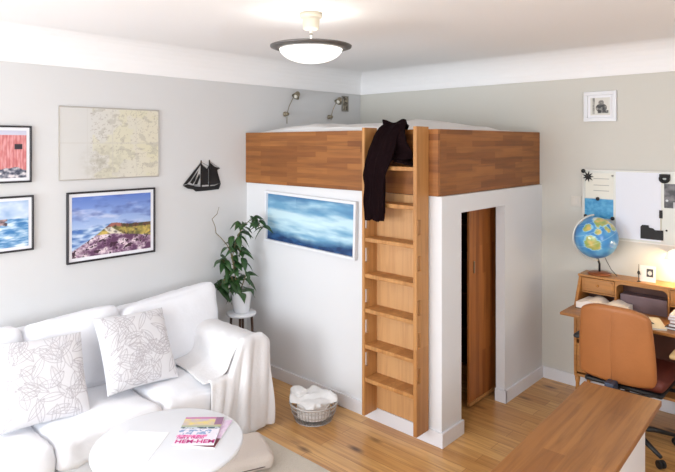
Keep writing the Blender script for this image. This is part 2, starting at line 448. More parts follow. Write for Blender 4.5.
for i in range(25):      # sleeve slung down onto the top tread
    t = i / 24
    c = Vector((1.755, -1.615, 2.135)).lerp(Vector((1.815, -1.675, 1.885)), t)
    if t < .18: c.z += .01
    c += Vector((.0, -.045 * math.sin(min(1, t * 1.2) * PI), 0))
    w = .045 + .045 * t
    ring = []
    for k in range(16):
        a = 2 * PI * k / 16
        d = 1 + .15 * noise.noise(Vector((a, t * 6, 1)))
        ring.append(c + Vector((math.cos(a) * w * d, math.sin(a) * .016 * d, .2 * math.cos(a) * w)))
    rows.append(ring)
bm = bmesh.new(); V = grid_surface(bm, rows, close=True); bm.faces.new(V[-1]); bm.faces.new(list(reversed(V[0])))
bmesh.ops.recalc_face_normals(bm, faces=bm.faces[:])
obj('sleeve', bm, M_jacket, jk, True)
rows = []
for i in range(15):       # lower hem gathered on the tread
    t = i / 14
    rows.append([Vector((1.73 + .20 * j / 20, -1.60 - .11 * t - .006 * math.sin(j * 1.1), 1.85 + .022 * t * (1 - t) * 4 * (1 - .5 * j / 20) + .10 * (1 - j / 20) ** 2 * (1 - t * .6) + .006)) for j in range(21)])
bm = bmesh.new(); grid_surface(bm, rows); solid(obj('hem', bm, M_jacket, jk, True), .008, 0)
rows = []                # collar standing above the board
for i in range(7):
    t = i / 6
    rows.append([Vector((1.60 + .2 * j / 16, -1.61 + .02 * math.sin(j / 16 * PI) - .018 * t, 2.12 + t * (.022 + .026 * abs(math.cos(j / 16 * PI * 1.2)) ** 2))) for j in range(17)])
bm = bmesh.new(); grid_surface(bm, rows); solid(obj('collar', bm, M_jacket, jk, True), .014, 0)

# closet interior
dr = thing('sliding_door', 'reddish-brown stave wood sliding door standing inside the closet doorway', 'door', (1.885, -.96, .012))
bev(obj('door_panel', box(0, .02, 0, .62, .028, 1.6), M_door, dr), .002, 1)
bev(obj('bottom_rail', box(-.002, .026, 0, .62, 0, .028), M_lad, dr), .002, 1)
obj('handle', box(.02, .028, .06, .075, 1.0, 1.09), M_brass, dr)
sh = thing('closet_shelf', 'dark open shelf unit at the back of the closet', 'shelf', (1.15, -.33, 0))
bm = bmesh.new(); bx(bm, 0, .02, 0, .32, 0, 1.58); obj('side_panel', bm, M_darkwood, sh)
obj('side_panel', box(.70, .72, 0, .32, 0, 1.58), M_darkwood, sh)
for z in (.06, .36, .66, .96, 1.26, 1.54): obj('shelf', box(.02, .70, 0, .32, z, z + .02), M_darkwood, sh)
obj('back_panel', box(.02, .70, .31, .32, .08, 1.54), M_darkwood, sh)

# ================================================================== CEILING LAMP
P = at(311, 15, 3.34); LX, LY = P.x, P.y
cl = thing('ceiling_lamp', 'white glass bowl ceiling lamp with a grey metal rim, lit', 'lamp', (LX, LY, ZC))
bm = bmesh.new(); lathe(bm, [(0, -.001), (.064, -.001), (.066, -.02), (.062, -.028), (.05, -.03), (.05, -.045), (.045, -.092), (.03, -.1), (0, -.1)], n=32)
obj('canopy', bm, plain('warm white canopy', srgb(196, 186, 168), .6), cl, True)
bm = bmesh.new(); lathe(bm, [(.0, -.10), (.008, -.10), (.008, -.17), (0, -.17)], n=12); obj('rod', bm, M_white, cl, True)
bm = bmesh.new(); lathe(bm, [(0, 0), (.008, .004), (.011, .012), (.006, .022), (0, .024)], n=16); obj('finial', bm, M_chrome, cl, True, (0, 0, -.135))
zc = 2.556 - ZC
bm = bmesh.new(); lathe(bm, [(.172, -.010), (.205, -.007), (.236, .004), (.238, .012), (.232, .014), (.172, .004)], n=64, closed=True)
obj('rim', bm, plain('grey rim metal', srgb(108, 106, 104), .4, metal=.6), cl, True, (0, 0, zc))
m_bowl, nt, b = newmat('opal glass'); b.inputs['Base Color'].default_value = (.9, .9, .88, 1); b.inputs['Emission Color'].default_value = (1, .95, .86, 1); b.inputs['Emission Strength'].default_value = .95
b.inputs['Roughness'].default_value = .3
bm = bmesh.new(); lathe(bm, [(0.0, -.088)] + [(.184 * math.sin(t), -.088 * math.cos(t)) for t in [k / 14 * PI / 2 for k in range(1, 15)]] + [(.178, .002)] + [(.178 * math.sin(t), -.081 * math.cos(t)) for t in [k / 14 * PI / 2 for k in range(13, 0, -1)]] + [(0, -.081)], n=48)
obj('glass_bowl', bm, m_bowl, cl, True, (0, 0, zc))
bm = bmesh.new()
for k in range(3):
    a = k * 2 * PI / 3 + .4
    tube(bm, [(0, 0, -.165), (.176 * math.cos(a), .176 * math.sin(a), zc + .004)], .003, 6)
obj('support_arm', bm, M_white, cl)

# ================================================================== PICTURES
def coast(u, v):
    hor = .50 + .06 * fb(u, 0, 2, seed=1)
    if v > hor + (.0 if u > .0 else 0):
        c = lerp((168, 190, 226), (92, 122, 196), (v - hor) / (1 - hor))
        n = fb(u * 1.1, v * 3, 3.2, 4, 2); c = lerp(c, (222, 222, 238), max(0, n) * 1.3 * (1.3 - v))
        n2 = fb(u, v * 2, 5, 3, 9); c = lerp(c, (70, 84, 150), max(0, n2) * .8)
        return c
    land = -.15 + .62 * (v / max(hor, .1))       # left boundary of land
    if u < land and v > .10 + .25 * fb(u, v, 2, seed=5):
        n = fb(u, v * 2.5, 7, 3, 3); c = lerp((70, 110, 176), (196, 214, 236), .5 + n)
        return c
    n = fb(u, v, 9, 4, 4); n2 = fb(u, v, 22, 3, 8)
    if v < .34 - .2 * max(0, u - .5): 
        c = lerp((96, 58, 92), (232, 214, 220), .45 + n * 1.1 + n2 * .7)
        if n2 > .35: c = (60, 30, 50)
        return c
    c = lerp((106, 104, 58), (214, 186, 96), .5 + n)
    if abs(u - (.52 + .12 * math.sin(v * 9))) < .05 + .12 * (.5 - v): c = (222, 214, 196)
    if v > hor - .06: c = lerp((60, 66, 44), (140, 84, 60), .5 + n2) if u > .6 else (160, 100, 88)
    return lerp(c, (40, 34, 40), max(0, n2) * .9)
def mapf(u, v):
    c = lerp((206, 205, 202), (214, 209, 190), (u - .25) * 1.6)
    n = fb(u, v, 3, 4, 11)
    if n > .05 and u > .3: c = lerp(c, (212, 208, 176), .45)
    if .3 < u and fb(u, v, 9, 4, 13) > .30: c = lerp(c, (168, 164, 152), .4)
    g = fb(u, v, 14, 4, 14)
    if abs(g) < .03 and u > .28: c = lerp(c, (150, 140, 130), .5)
    d = math.hypot((u - .42) * 1.3, v - .22)
    c = lerp(c, (168, 164, 148), max(0, .35 - d) * 2.2 * (.5 + fb(u, v, 18, 3, 17)))
    if int(u * 4) != int((u - .008) * 4) or int(v * 2) != int((v - .012) * 2): c = lerp(c, (194, 190, 184), .4)
    return c
def redhut(u, v):
    if v < .22 + .08 * fb(u, v, 4, seed=2): return lerp((60, 66, 84), (220, 214, 216), .5 + fb(u, v, 14, 3, 6) * 1.2)
    if v > .9: return (196, 196, 214)
    c = lerp((196, 112, 112), (220, 160, 160), .5 + fb(u * 6, v, 5, 3, 3))
    if (u * 22) % 1 < .18: c = lerp(c, (160, 66, 70), .5)
    if .84 < u < .95 and .60 < v < .72: c = (44, 34, 44)
    return c
def seapic(u, v):
    if v > .62: return lerp((212, 224, 238), (150, 178, 214), fb(u, v, 4, 3, 21) + .4)
    if .3 < u < .72 and .42 < v < .68 and fb(u, v, 6, 3, 25) > -.15: return lerp((70, 58, 70), (180, 150, 150), .5 + fb(u, v, 12, 3, 29))
    return lerp((58, 120, 176), (222, 234, 244), .45 + fb(u, v * 3, 6, 4, 23) * .9)
def seascape(u, v):
    e = .14 + .05 * math.sin(u * 5 + 2) + .035 * fb(u, 0, 8, 3, 1)
    mist = fb(u * 1.6, v * 3.6, 2.2, 4, 5)
    c = lerp((190, 218, 228), (104, 156, 190), abs(v - .48) * 1.8 + mist * .8)
    d = fb(u * 1.2, v * 2.5, 2.6, 3, 8)
    if v > .55: c = lerp(c, (66, 116, 160), max(0, (v - .62) * 2.2) * (.55 + d * 1.4) * (1.0 if u > .35 else .6))
    c = lerp(c, (206, 232, 238), max(0, .5 - math.hypot((u - .46) * 1.1, (v - .5) * 2.2)) * 1.5)
    t = (e + .10 - v) / .14
    c = lerp(c, (28, 68, 108), t + .12 * fb(u, v, 16, 3, 9))
    if v < e - .02: c = lerp((16, 48, 92), (36, 84, 132), .5 + fb(u, v, 14, 3, 2))
    return c
RW = -PI / 2 + PI   # pictures on the left wall face +x
def on_left(y0, y1, z0, z1): return (0.002, (y0 + y1) / 2, (z0 + z1) / 2), (y1 - y0), (z1 - z0)
RZ = PI / 2
l, w, h = on_left(-3.163, -2.488, 1.152, 1.656)
framed('framed_painting', 'black-framed print of a blue sky and rocky coast path, on the grey wall', 'painting', l, RZ, w, h, .013, M_frameblk, coast, .024, nx=170, ny=120)
l, w, h = on_left(-3.215, -2.452, 1.74, 2.262)
framed('framed_map', 'large faded antique map in a thin pale frame above the coast print', 'map', l, RZ, w, h, .008, plain('pale frame', srgb(176, 170, 162), .5), mapf, 0, nx=150, ny=100, d=.012)
l, w, h = on_left(-3.90, -3.391, 1.742, 2.117)
framed('framed_painting', 'black-framed print of a red wooden hut at the left edge', 'painting', l, RZ, w, h, .012, M_frameblk, redhut, .02, nx=120, ny=90)
l, w, h = on_left(-3.90, -3.378, 1.289, 1.655)
framed('framed_painting', 'black-framed print of blue sea waves below the red hut print', 'painting', l, RZ, w, h, .012, M_frameblk, seapic, .02, nx=120, ny=90)
framed('framed_painting', 'wide misty blue seascape in a white frame on the closet wall', 'painting', (.808, YP - .002, 1.363), 0, 1.045, .437, .022, M_white, seascape, 0, roll=math.radians(1.5), nx=200, ny=90, d=.035)
def bear(u, v):
    c = (214, 212, 204)
    if .10 < u < .22: c = lerp((120, 118, 112), (176, 174, 166), fb(u, v, 6, 3, 2) + .5)
    if math.hypot((u - .55), (v - .72) * 1.0) < .14: c = lerp((80, 78, 76), (170, 168, 160), .4 + fb(u, v, 14, 2, 4))
    if math.hypot((u - .56) / 1.2, v - .42) < .24 or (v < .28 and .38 < u < .92 and v > .1): c = lerp((36, 36, 36), (160, 158, 150), .35 + fb(u, v, 9, 3, 5))
    if v < .08: c = (214, 212, 204)
    return c
framed('framed_photo', 'small grey photo in a wide white frame high above the board', 'photo', (2.537, -.002, 2.297), 0, .25, .24, .03, M_white, bear, .02, nx=60, ny=60, d=.025)
framed('framed_photo', 'tiny dark photo hung on the wall above the loft bed pillow end', 'photo', (.002, -.262, 2.425), RZ, .10, .165, .012, M_chrome, lambda u, v: lerp((60, 52, 44), (170, 160, 140), .5 + fb(u, v, 4, 3, 6) * 1.2), .0, nx=30, ny=40, d=.015)

# metal ship silhouette (local x = along wall towards the corner, z = up)
sp = thing('ship_wall_ornament', 'black sheet-metal sailing ship silhouette on the left wall', 'ornament', (.006, -2.054, 1.60), RZ)
W = .38; Hh = .26
def P2(*pts): return [((x - 300) / 420 * W, (380 - y) / 320 * Hh) for x, y in pts]
bm = bmesh.new()
prism(bm, P2((100, 312), (150, 300), (230, 325), (300, 335), (380, 335), (440, 332), (512, 308), (505, 330), (488, 372), (350, 378), (235, 380), (205, 355), (150, 345)), 'y', -.004, 0)
obj('hull', bm, M_iron, sp)
bm = bmesh.new()
def sail(*pts): prism(bm, P2(*pts), 'y', -.003, -.0005)
sail((103, 305), (285, 95), (285, 110), (175, 268), (140, 298)); sail((175, 285), (262, 165), (225, 270), (200, 302)); sail((215, 308), (272, 200), (280, 235), (250, 308))
obj('jib_sail', bm, M_iron, sp)
bm = bmesh.new(); sail((300, 100), (345, 150), (355, 150), (370, 160), (368, 318), (300, 318)); sail((325, 120), (355, 155), (375, 120), (375, 150), (350, 165)); obj('mainsail', bm, M_iron, sp)
bm = bmesh.new(); sail((392, 90), (440, 130), (500, 152), (470, 168), (480, 210), (508, 305), (440, 322), (392, 322)); obj('mainsail', bm, M_iron, sp)
bm = bmesh.new()
for x, t in ((292, 62), (383, 58)): prism(bm, P2((x - 5, t), (x + 5, t), (x + 7, 340), (x - 7, 340)), 'y', -.0045, -.0002)
for a, c in (((292, 80), (100, 308)), ((292, 80), (383, 130)), ((383, 75), (500, 152)), ((120, 318), (510, 312))):
    pa, pc = P2(a, c); tube(bm, [(pa[0], -.002, pa[1]), (pc[0], -.002, pc[1])], .0016, 5)
obj('mast', bm, M_iron, sp)

# ================================================================== READING LAMPS
def reading_lamp(y, zb, zm, dy, zt, label):
    r = thing('reading_lamp', label, 'lamp', (.001, y, zm), 0, 'reading lamps over the loft bed')
    bm = bmesh.new(); lathe(bm, [(0, 0), (.022, 0), (.024, .01), (.016, .02), (.008, .026), (0, .026)], n=16)
    bmesh.ops.rotate(bm, cent=(0, 0, 0), matrix=Matrix.Rotation(PI / 2, 3, 'Y'), verts=bm.verts); obj('wall_mount', bm, M_brass, r, True)
    bm = bmesh.new(); lathe(bm, [(0, -.02), (.017, -.014), (.023, 0), (.017, .014), (0, .02)], n=14); obj('swivel', bm, M_brass, r, True, (.035, 0, 0))
    bm = bmesh.new(); tube(bm, [(.035, 0, zb - zm), (.035, 0, 0), (.04, dy * .25, (zt - zm) * .4), (.05, dy * .7, (zt - zm) * .85), (.055, dy, zt - zm)], .004, 8); obj('stem', bm, M_brass, r, True)
    bm = bmesh.new(); lathe(bm, [(0, .028), (.016, .027), (.026, .014), (.031, -.012), (.04, -.034), (.037, -.034), (.027, -.010), (0, .016)], n=20)
    bmesh.ops.rotate(bm, cent=(0, 0, 0), matrix=Matrix.Rotation(-.7, 3, 'X'), verts=bm.verts); o = obj('lamp_head', bm, M_brass, r, True, (.06, dy + .01, zt - zm))
    bm = bmesh.new(); lathe(bm, [(0, -.044), (.014, -.04), (.02, -.026), (.014, -.012), (0, -.008)], n=14)
    bmesh.ops.rotate(bm, cent=(0, 0, 0), matrix=Matrix.Rotation(-.7, 3, 'X'), verts=bm.verts); obj('bulb', bm, plain('frosted bulb', srgb(236, 232, 222), .4), r, True, (.06, dy + .01, zt - zm))
    return r
reading_lamp(-1.12, 2.19, 2.282, .10, 2.475, 'nickel reading lamp on a curved stem, farther from the small photo')
reading_lamp(-.509, 2.24, 2.275, .09, 2.455, 'nickel reading lamp on a curved stem beside the small photo')

# ================================================================== SOFA (local = world, empty at its base)
sf = thing('sofa', 'white slipcovered three-seat sofa along the grey picture wall', 'sofa', (.5, -3.3, 0))
so = Vector((-.5, 3.3, 0))
def sp_obj(name, bm, c, rot=None, mat=M_cloth):
    o = obj(name, bm, mat, sf, True, Vector(c) + so)
    if rot: o.rotation_euler = rot
    return o
sp_obj('base', rbox(.88, 2.24, .22, .03, 16, wr=.004, sc=5), (.50, -3.39 - .02, .122))
def skirtfn(p, u):
    if p.z < 0: p.x += .012 * math.sin(p.y * 28) * (-u.z)
    return p
def armfn(p, u):
    # rounded flaring top
    if p.z > 0: p.y *= 1 + .08 * (p.z / .3) ** 2 if p.y > 0 else 1
    return p
sp_obj('arm', rbox(.59, .24, .60, .10, 18, wr=.006, sc=6, fn=armfn), (.655, -2.285, .306))
sp_obj('arm', rbox(.86, .25, .60, .10, 18, wr=.006, sc=6), (.50, -4.64, .306))
sp_obj('backrest', rbox(.19, 2.50, .80, .06, 20, wr=.005, sc=5), (.125, -3.39, .41), (0, 0, 0))
ys = [(-2.40, -2.955), (-2.96, -3.585), (-3.59, -4.50)]
for i, (a, c) in enumerate(ys):
    sp_obj('seat_cushion', rbox(.72, a - c - .010, .18, .05, 20, puff=.016, wr=.014, sc=7, seed=i + 1), (.61, (a + c) / 2, .318))
yb = [(-2.15, -2.93), (-2.935, -3.545), (-3.55, -4.15), (-4.155, -4.50)]
for i, (a, c) in enumerate(yb):
    def bf(p, u, i=i):
        if p.z > 0: p.z += (.03 if i == 0 else .01) * u.y * 1.0
        return p
    sp_obj('back_cushion', rbox(.18, a - c - .003, .48, .055, 20, puff=.03, wr=.014, sc=6, seed=i + 11, fn=bf), (.32, (a + c) / 2, .635), (0, math.radians(-11), 0))

# throw blanket over the arm
def throw():
    rows = []
    path = []
    # cross-section (y, z) from seat side over the arm to the outer side
    prof = [(-2.63, .430), (-2.53, .432), (-2.43, .455), (-2.415, .53), (-2.405, .60), (-2.37, .635), (-2.31, .648), (-2.25, .641), (-2.19, .628), (-2.15, .595), (-2.132, .54), (-2.128, .46), (-2.130, .38), (-2.134, .30), (-2.132, .22), (-2.128, .14)]
    x0, x1 = .40, .955
    nt_ = 40
    for i in range(nt_ + 1):
        t = i / nt_; x = x0 + (x1 - x0) * t; row = []
        for k, (y, z) in enumerate(prof):
            nn = noise.noise(Vector((x * 9, k * .35, 3)))
            f = .010 * math.sin(x * 26 + k * .35) + .010 * nn
            lift = .0
            if k < 4: row.append((x, y - .03 * t - .02 * math.sin(x * 8), z + .004 + abs(f) * .4))
            elif k < 9: row.append((x, y, z + .008 + abs(f) * .6))
            else: row.append((x, y + .008 + abs(f), max(z, z if t > .35 else .30 + (z - .30) * (t / .35) if z < .30 else z)))
        rows.append(row)
    return rows
rows = throw()
bm = bmesh.new(); grid_surface(bm, rows)
tb = thing('throw_blanket', 'off-white throw blanket draped over the sofa arm beside the plant stand', 'blanket', (.5, -2.26, 0))
bmesh.ops.translate(bm, vec=(-.5, 2.26, 0), verts=bm.verts)
o = obj('arm_drape', bm, M_throw, tb, True); solid(o, .012, 0); sub(o, 1)
# front fall of the blanket: from the arm top, over the front face, down to the floor
rows = []
for j in range(29):
    s = j / 28                                   # across, from seat side to outer corner
    y = -2.63 + (s * .497)
    top = .43 + .215 * max(0, min(1, (y + 2.47) / .10)) - .06 * max(0, (y + 2.19) / .06)
    row = []
    for i in range(31):
        t = i / 30
        if t < .12: x = .93 + .035 * (t / .12); z = top + .008 - .012 * (t / .12) ** 2
        else:
            q = (t - .12) / .88; x = .965 + .02 * q ** 1.2; z = top - .006 - (top - .025) * q
        f = .030 * math.sin(s * 12 + 1.2 * t * (1 + s)) + .012 * math.sin(s * 29 + 2 + t * 3)
        yy = y + (.02 * math.sin(t * 5 + s * 4)) * t - .05 * (1 - s) * t - .012 * s * t
        row.append((x + .005 + abs(f) * min(1, t * 2.2), yy, max(.014, z)))
    rows.append(row)
bm = bmesh.new(); grid_surface(bm, rows); bmesh.ops.translate(bm, vec=(-.5, 2.26, 0), verts=bm.verts)
o = obj('front_drape', bm, M_throw, tb, True); solid(o, .012, 1); sub(o, 1)

# printed scatter cushions: thin leaf outlines on white
def leafprint(u, v, seed):
    rnd = random.Random(seed); best = 1
    c = (220, 219, 222)
    for k in range(LN):
        cx_, cy_, an, L_, Wd = LEAVES[seed][k]
        dx, dy = u - cx_, v - cy_
        a = (dx * math.cos(an) + dy * math.sin(an)) / L_; b_ = (-dx * math.sin(an) + dy * math.cos(an)) / Wd
        if -1.05 < a < 1.05 and abs(b_) < 1.1:
            e = (1 - a * a); d1 = abs(abs(b_) - e) * Wd
            d2 = abs(b_) * Wd if abs(a) < 1 else 1
            d3 = 1
            if abs(b_) < e: d3 = abs(((a + abs(b_) * .5) * 4.5) % 1 - .5) * .05 + .004
            best = min(best, d1, d2 * 1.3, d3 * 1.0)
            if abs(b_) < e: pass
    t = max(0, 1 - best / .006)
    return lerp(c, (160, 154, 160), t * .85)
LN = 64
LEAVES = {}
for sd in (1, 2):
    rnd = random.Random(sd * 5); LEAVES[sd] = []
    for k in range(LN):
        a = rnd.uniform(0, 2 * PI)
        LEAVES[sd].append((rnd.uniform(.02, .98), rnd.uniform(.02, .98), a, rnd.uniform(.10, .16), rnd.uniform(.035, .055)))
def scatter(label, seed, w, h, loc, eul):
    r = thing('scatter_cushion', label, 'cushion', loc, 0, 'leaf print cushions on the sofa')
    n = 150; bm = bmesh.new(); cols = []; V = {}
    for side in (0, 1):
        for j in range(n + 1):
            for i in range(n + 1):
                u, v = i / n, j / n
                if side == 1 and (i in (0, n) or j in (0, n)): V[(1, i, j)] = V[(0, i, j)]; continue
                a, b_ = 2 * u - 1, 2 * v - 1
                th = .062 * ((1 - a ** 4) * (1 - b_ ** 4)) ** .55 + .0
                pinch = 1 - .05 * (1 - b_ * b_) * abs(a) ** 3; pinch2 = 1 - .05 * (1 - a * a) * abs(b_) ** 3
                x = a * w / 2 * pinch; z = b_ * h / 2 * pinch2
                wr_ = .006 * noise.noise(Vector((a * 3, b_ * 3, seed * 3 + side))) * (1 - max(abs(a), abs(b_)))
                y = (-th - wr_) if side == 0 else th + wr_
                V[(side, i, j)] = bm.verts.new((x, y, z)); cols.append(leafprint(u, v, seed) if side == 0 else (220, 219, 222))
    for j in range(n):
        for i in range(n):
            bm.faces.new([V[(0, *p)] for p in ((i, j), (i + 1, j), (i + 1, j + 1), (i, j + 1))])
            bm.faces.new([V[(1, *p)] for p in ((i, j), (i, j + 1), (i + 1, j + 1), (i + 1, j))])
    o = obj('cushion_cover', bm, M_print, r, True); colour(o, cols); r.rotation_euler = eul
    bm = bmesh.new()
    tube(bm, [(-w / 2, 0, -h / 2)] + [(-w / 2 * (1 - .05 * (1 - q * q)), 0, q * h / 2) for q in [k / 8 for k in range(-7, 8)]] + [(-w / 2, 0, h / 2)] , .003, 6)
    obj('piping', bm, M_cloth, r, True)
    return r
scatter('white cushion with grey leaf outlines, nearer the left edge of the photo', 1, .50, .49, (.59, -3.53, .625), (math.radians(-31), math.radians(5), math.radians(90 - 2)))
scatter('white cushion with grey leaf outlines, nearer the sofa arm under the throw', 2, .50, .49, (.585, -2.94, .65), (math.radians(-31), math.radians(4), math.radians(90 + 2)))

# ================================================================== COFFEE TABLE, MAGAZINES
ct = thing('coffee_table', 'round white coffee table in front of the sofa', 'table', (1.45, -3.22, .0135))
bm = bmesh.new(); lathe(bm, [(0, .412), (.365, .412), (.378, .418), (.382, .427), (.378, .436), (.37, .438), (0, .438)], n=96); obj('tabletop', bm, M_white, ct, True)
for k in range(4):
    a = k * PI / 2 + .5
    bm = bmesh.new(); tube(bm, [(.22 * math.cos(a), .22 * math.sin(a), .412), (.29 * math.cos(a), .29 * math.sin(a), 0.0)], [.018, .012], 12); obj('leg', bm, M_white, ct, True)
def cover1(u, v):
    if v > .62: 
        c = lerp((226, 206, 120), (196, 180, 196), .5 + fb(u * .6, v, 6, 3, 3)); 
        if v > .93: c = (196, 120, 168)
        if v < .68: c = (170, 176, 150)
        if u > .8 and v > .7: c = (150, 110, 140)
        return c
    if v > .55: return (70, 90, 104) if fb(u, v, 10, 3, 9) > -.1 else (190, 200, 210)
    c = (232, 226, 236)
    if .34 < v < .52 and fb(u, v, 13, 3, 8) > .18: c = (136, 160, 196)
    if .26 < v < .33 and u < .75: c = lerp((214, 60, 140), (240, 180, 210), .5 + fb(u * 2, v, 12, 2, 4) * 1.2)
    return c
M_mag = plain('magenta ink', srgb(196, 40, 130), .5); M_ink = plain('purple black ink', srgb(70, 40, 70), .5)
zt = .4515 + .0005
mg = thing('magazine', 'magazine with a magenta title and yellow photo lying on the coffee table, on top', 'magazine', (1.4885, -3.06, zt + .0065), math.radians(44))
obj('pages', box(-.105, .105, -.145, .145, .0005, .005), M_paper, mg)
picture('cover', .212, .292, cover1, mg, Matrix.Translation((0, 0, .0062)) @ Matrix.Rotation(-PI / 2, 4, 'X'), 70, 95, t=.001)
text_mesh('title', 'HEM-HEM', .047, M_mag, mg, T((-.10, -.132, .0066)), .0012)
text_mesh('subtitle', 'HEM & TREND', .022, M_mag, mg, T((-.10, -.088, .0066)), .0006)
mg2 = thing('magazine', 'lower magazine with a lilac cover edge showing beneath the titled one', 'magazine', (1.513, -3.045, zt), math.radians(35))
obj('pages', box(-.108, .108, -.143, .143, .0, .005), M_paper, mg2)
picture('cover', .217, .288, lambda u, v: lerp((206, 176, 206), (232, 220, 232), .5 + fb(u, v, 5, 3, 3)) if v > .3 else (112, 52, 62), mg2, Matrix.Translation((0, 0, .0062)) @ Matrix.Rotation(-PI / 2, 4, 'X'), 40, 50, t=.001)
# white sheets
bm = box(-.11, .11, -.14, .14, 0, .0015); tag(obj('paper_sheet', bm, M_paper, None, False, (1.372, -3.35, zt)), 'blank white sheet lying on the coffee table left of the magazines', 'paper').rotation_euler = (0, 0, math.radians(38))

# ================================================================== RUG, POUF, BASKET
bm = rbox(1.62, 2.2, .012, .0055, 30)
for v in bm.verts: v.co.y += .012 * noise.noise(Vector((v.co.x * 2, 0, 1))) if v.co.y > 0 else 0
tag(obj('rug', bm, M_rug, None, True, (1.80, -3.39, .0062)), 'cream woven rug under the round coffee table', 'rug')
pf = thing('floor_cushion', 'square beige floor cushion beside the coffee table on the rug', 'cushion', (1.24, -2.63, .013), math.radians(-24))
obj('cushion_body', rbox(.34, .40, .09, .035, 16, puff=.012, wr=.006, sc=7), M_pouf, pf, True, (0, 0, .053))
bm = bmesh.new(); pts = []
for k in range(41):
    a = 2 * PI * k / 40; cx_, sy_ = math.cos(a), math.sin(a)
    e = lambda c: math.copysign(abs(c) ** .35, c)
    pts.append((.171 * e(cx_), .201 * e(sy_), .04))
tube(bm, pts, .004, 6, False); obj('piping', bm, M_poufd, pf, True)

bk = thing('wire_basket', 'low round grey wire basket on the floor by the closet wall', 'basket', (1.15, -1.865, 0))
R0, R1, BH = .135, .172, .125
for k in range(44):
    a = 2 * PI * k / 44
    if k == 0: bm = bmesh.new()
    tube(bm, [(R0 * math.cos(a), R0 * math.sin(a), .004), ((R0 + R1) / 2 * 1.03 * math.cos(a), (R0 + R1) / 2 * 1.03 * math.sin(a), .06), (R1 * math.cos(a), R1 * math.sin(a), BH)], .0022, 5)
obj('wire_side', bm, plain('grey brown wire', srgb(168, 158, 152), .5, metal=.4), bk, True)
M_wire = plain('wire rim', srgb(190, 186, 182), .4, metal=.4)
for z, r_, t in ((.004, R0, .004), (.06, (R0 + R1) / 2 * 1.03, .003), (BH, R1, .0065), (BH - .03, R1 * .965, .003)):
    bm = bmesh.new(); tube(bm, [(r_ * math.cos(2 * PI * k / 48), r_ * math.sin(2 * PI * k / 48), z) for k in range(49)], t, 6, False); obj('hoop', bm, M_wire, bk, True)
bm = bmesh.new(); lathe(bm, [(0, .003), (R0, .003), (R0, .006), (0, .006)], n=40); obj('base_plate', bm, M_wire, bk)
for s in (-1, 1):
    bm = bmesh.new(); tube(bm, [(.168 * math.cos(a * s + (0 if s > 0 else PI)) , .168 * math.sin(a * s + (0 if s > 0 else PI)), BH + .03 * math.cos((a / .28) * PI / 2)) for a in [q / 6 * .28 for q in range(-6, 7)]], .004, 6); obj('handle', bm, M_wire, bk, True)
def crump(p, u):
    d = 1 + .22 * noise.noise(p * 9) + .12 * noise.noise(p * 24)
    rr = math.hypot(p.x, p.y)
    q = Vector((p.x * d, p.y * d, p.z * (1 + .35 * noise.noise(p * 12 + Vector((4, 4, 4)))) + .02 * noise.noise(p * 16)))
    l_ = math.hypot(q.x, q.y); lim = .122 if q.z < .045 else .175
    if l_ > lim: q.x *= lim / l_; q.y *= lim / l_
    q.z = max(q.z, -.062)
    return q
tag(obj('crumpled_linen', rbox(.33, .33, .14, .065, 34, fn=crump), M_duvet, None, True, (1.15, -1.865, .090)), 'crumpled white linen heaped in the wire basket', 'linen')
bm = rbox(.12, .09, .05, .02, 14, wr=.012, sc=20, seed=4); tag(obj('crumpled_linen', bm, M_duvet, None, True, (1.03, -1.90, .168)), 'small folded white cloth on the left of the basket heap', 'linen')

# ================================================================== PLANT ON STAND
SX, SY = .255, -1.83
ps = thing('plant_stand', 'small round white-topped plant stand with dark legs behind the sofa arm', 'plant stand', (SX, SY, 0))
bm = bmesh.new(); lathe(bm, [(0, .565), (.118, .565), (.122, .572), (.122, .584), (.115, .588), (0, .588)], n=40); obj('stand_top', bm, M_white, ps, True)
for k in range(4):
    a = PI / 4 + k * PI / 2
    bm = bmesh.new(); tube(bm, [(.085 * math.cos(a), .085 * math.sin(a), .565), (.11 * math.cos(a), .11 * math.sin(a), 0)], [.011, .009], 8); obj('leg', bm, M_darkwood, ps, True)
pl = thing('potted_plant', 'leafy green plant in a white pot on the plant stand', 'plant', (SX, SY, .5885))
bm = bmesh.new(); lathe(bm, [(0, 0), (.06, 0), (.066, .005), (.088, .165), (.092, .172), (.092, .185), (.085, .187), (.082, .17), (.0, .165)], n=40)
obj('pot', bm, M_pot, pl, True)
bm = bmesh.new(); lathe(bm, [(0, .164), (.081, .166), (.080, .172), (0, .176)], n=24); obj('soil', bm, M_soil, pl, True)
PD = 4.80
org = Vector((SX, SY, .5885))
def pw(px, py, dd=0): return at(px, py, PD + dd) - org
stems = [[(239, 292), (238, 275), (232, 258), (236, 240), (243, 226), (253, 218), (262, 228)],
         [(238, 291), (231, 278), (224, 280), (217, 290)], [(237, 291), (228, 268), (222, 258)], [(240, 291), (246, 275), (242, 255), (238, 246)],
         [(236, 275), (230, 250), (228, 240)]]
bm = bmesh.new()
for k, s in enumerate(stems): tube(bm, [pw(x, y, (.03 * math.sin(i * 2 + k)) if i else 0) for i, (x, y) in enumerate(s)], [.006] + [.0045] * (len(s) - 2) + [.002], 6)
obj('stem', bm, M_stem, pl, True)
bm = bmesh.new(); tube(bm, [pw(x, y, -.02) for x, y in ((236, 280), (231, 252), (227, 245), (222, 239), (216, 233), (215, 226), (212, 219), (217, 214), (219, 207))], [.005, .005, .0045, .004, .004, .0035, .003, .003, .002], 6)
obj('dry_twig', bm, M_stem, pl, True)
LB = bmesh.new()
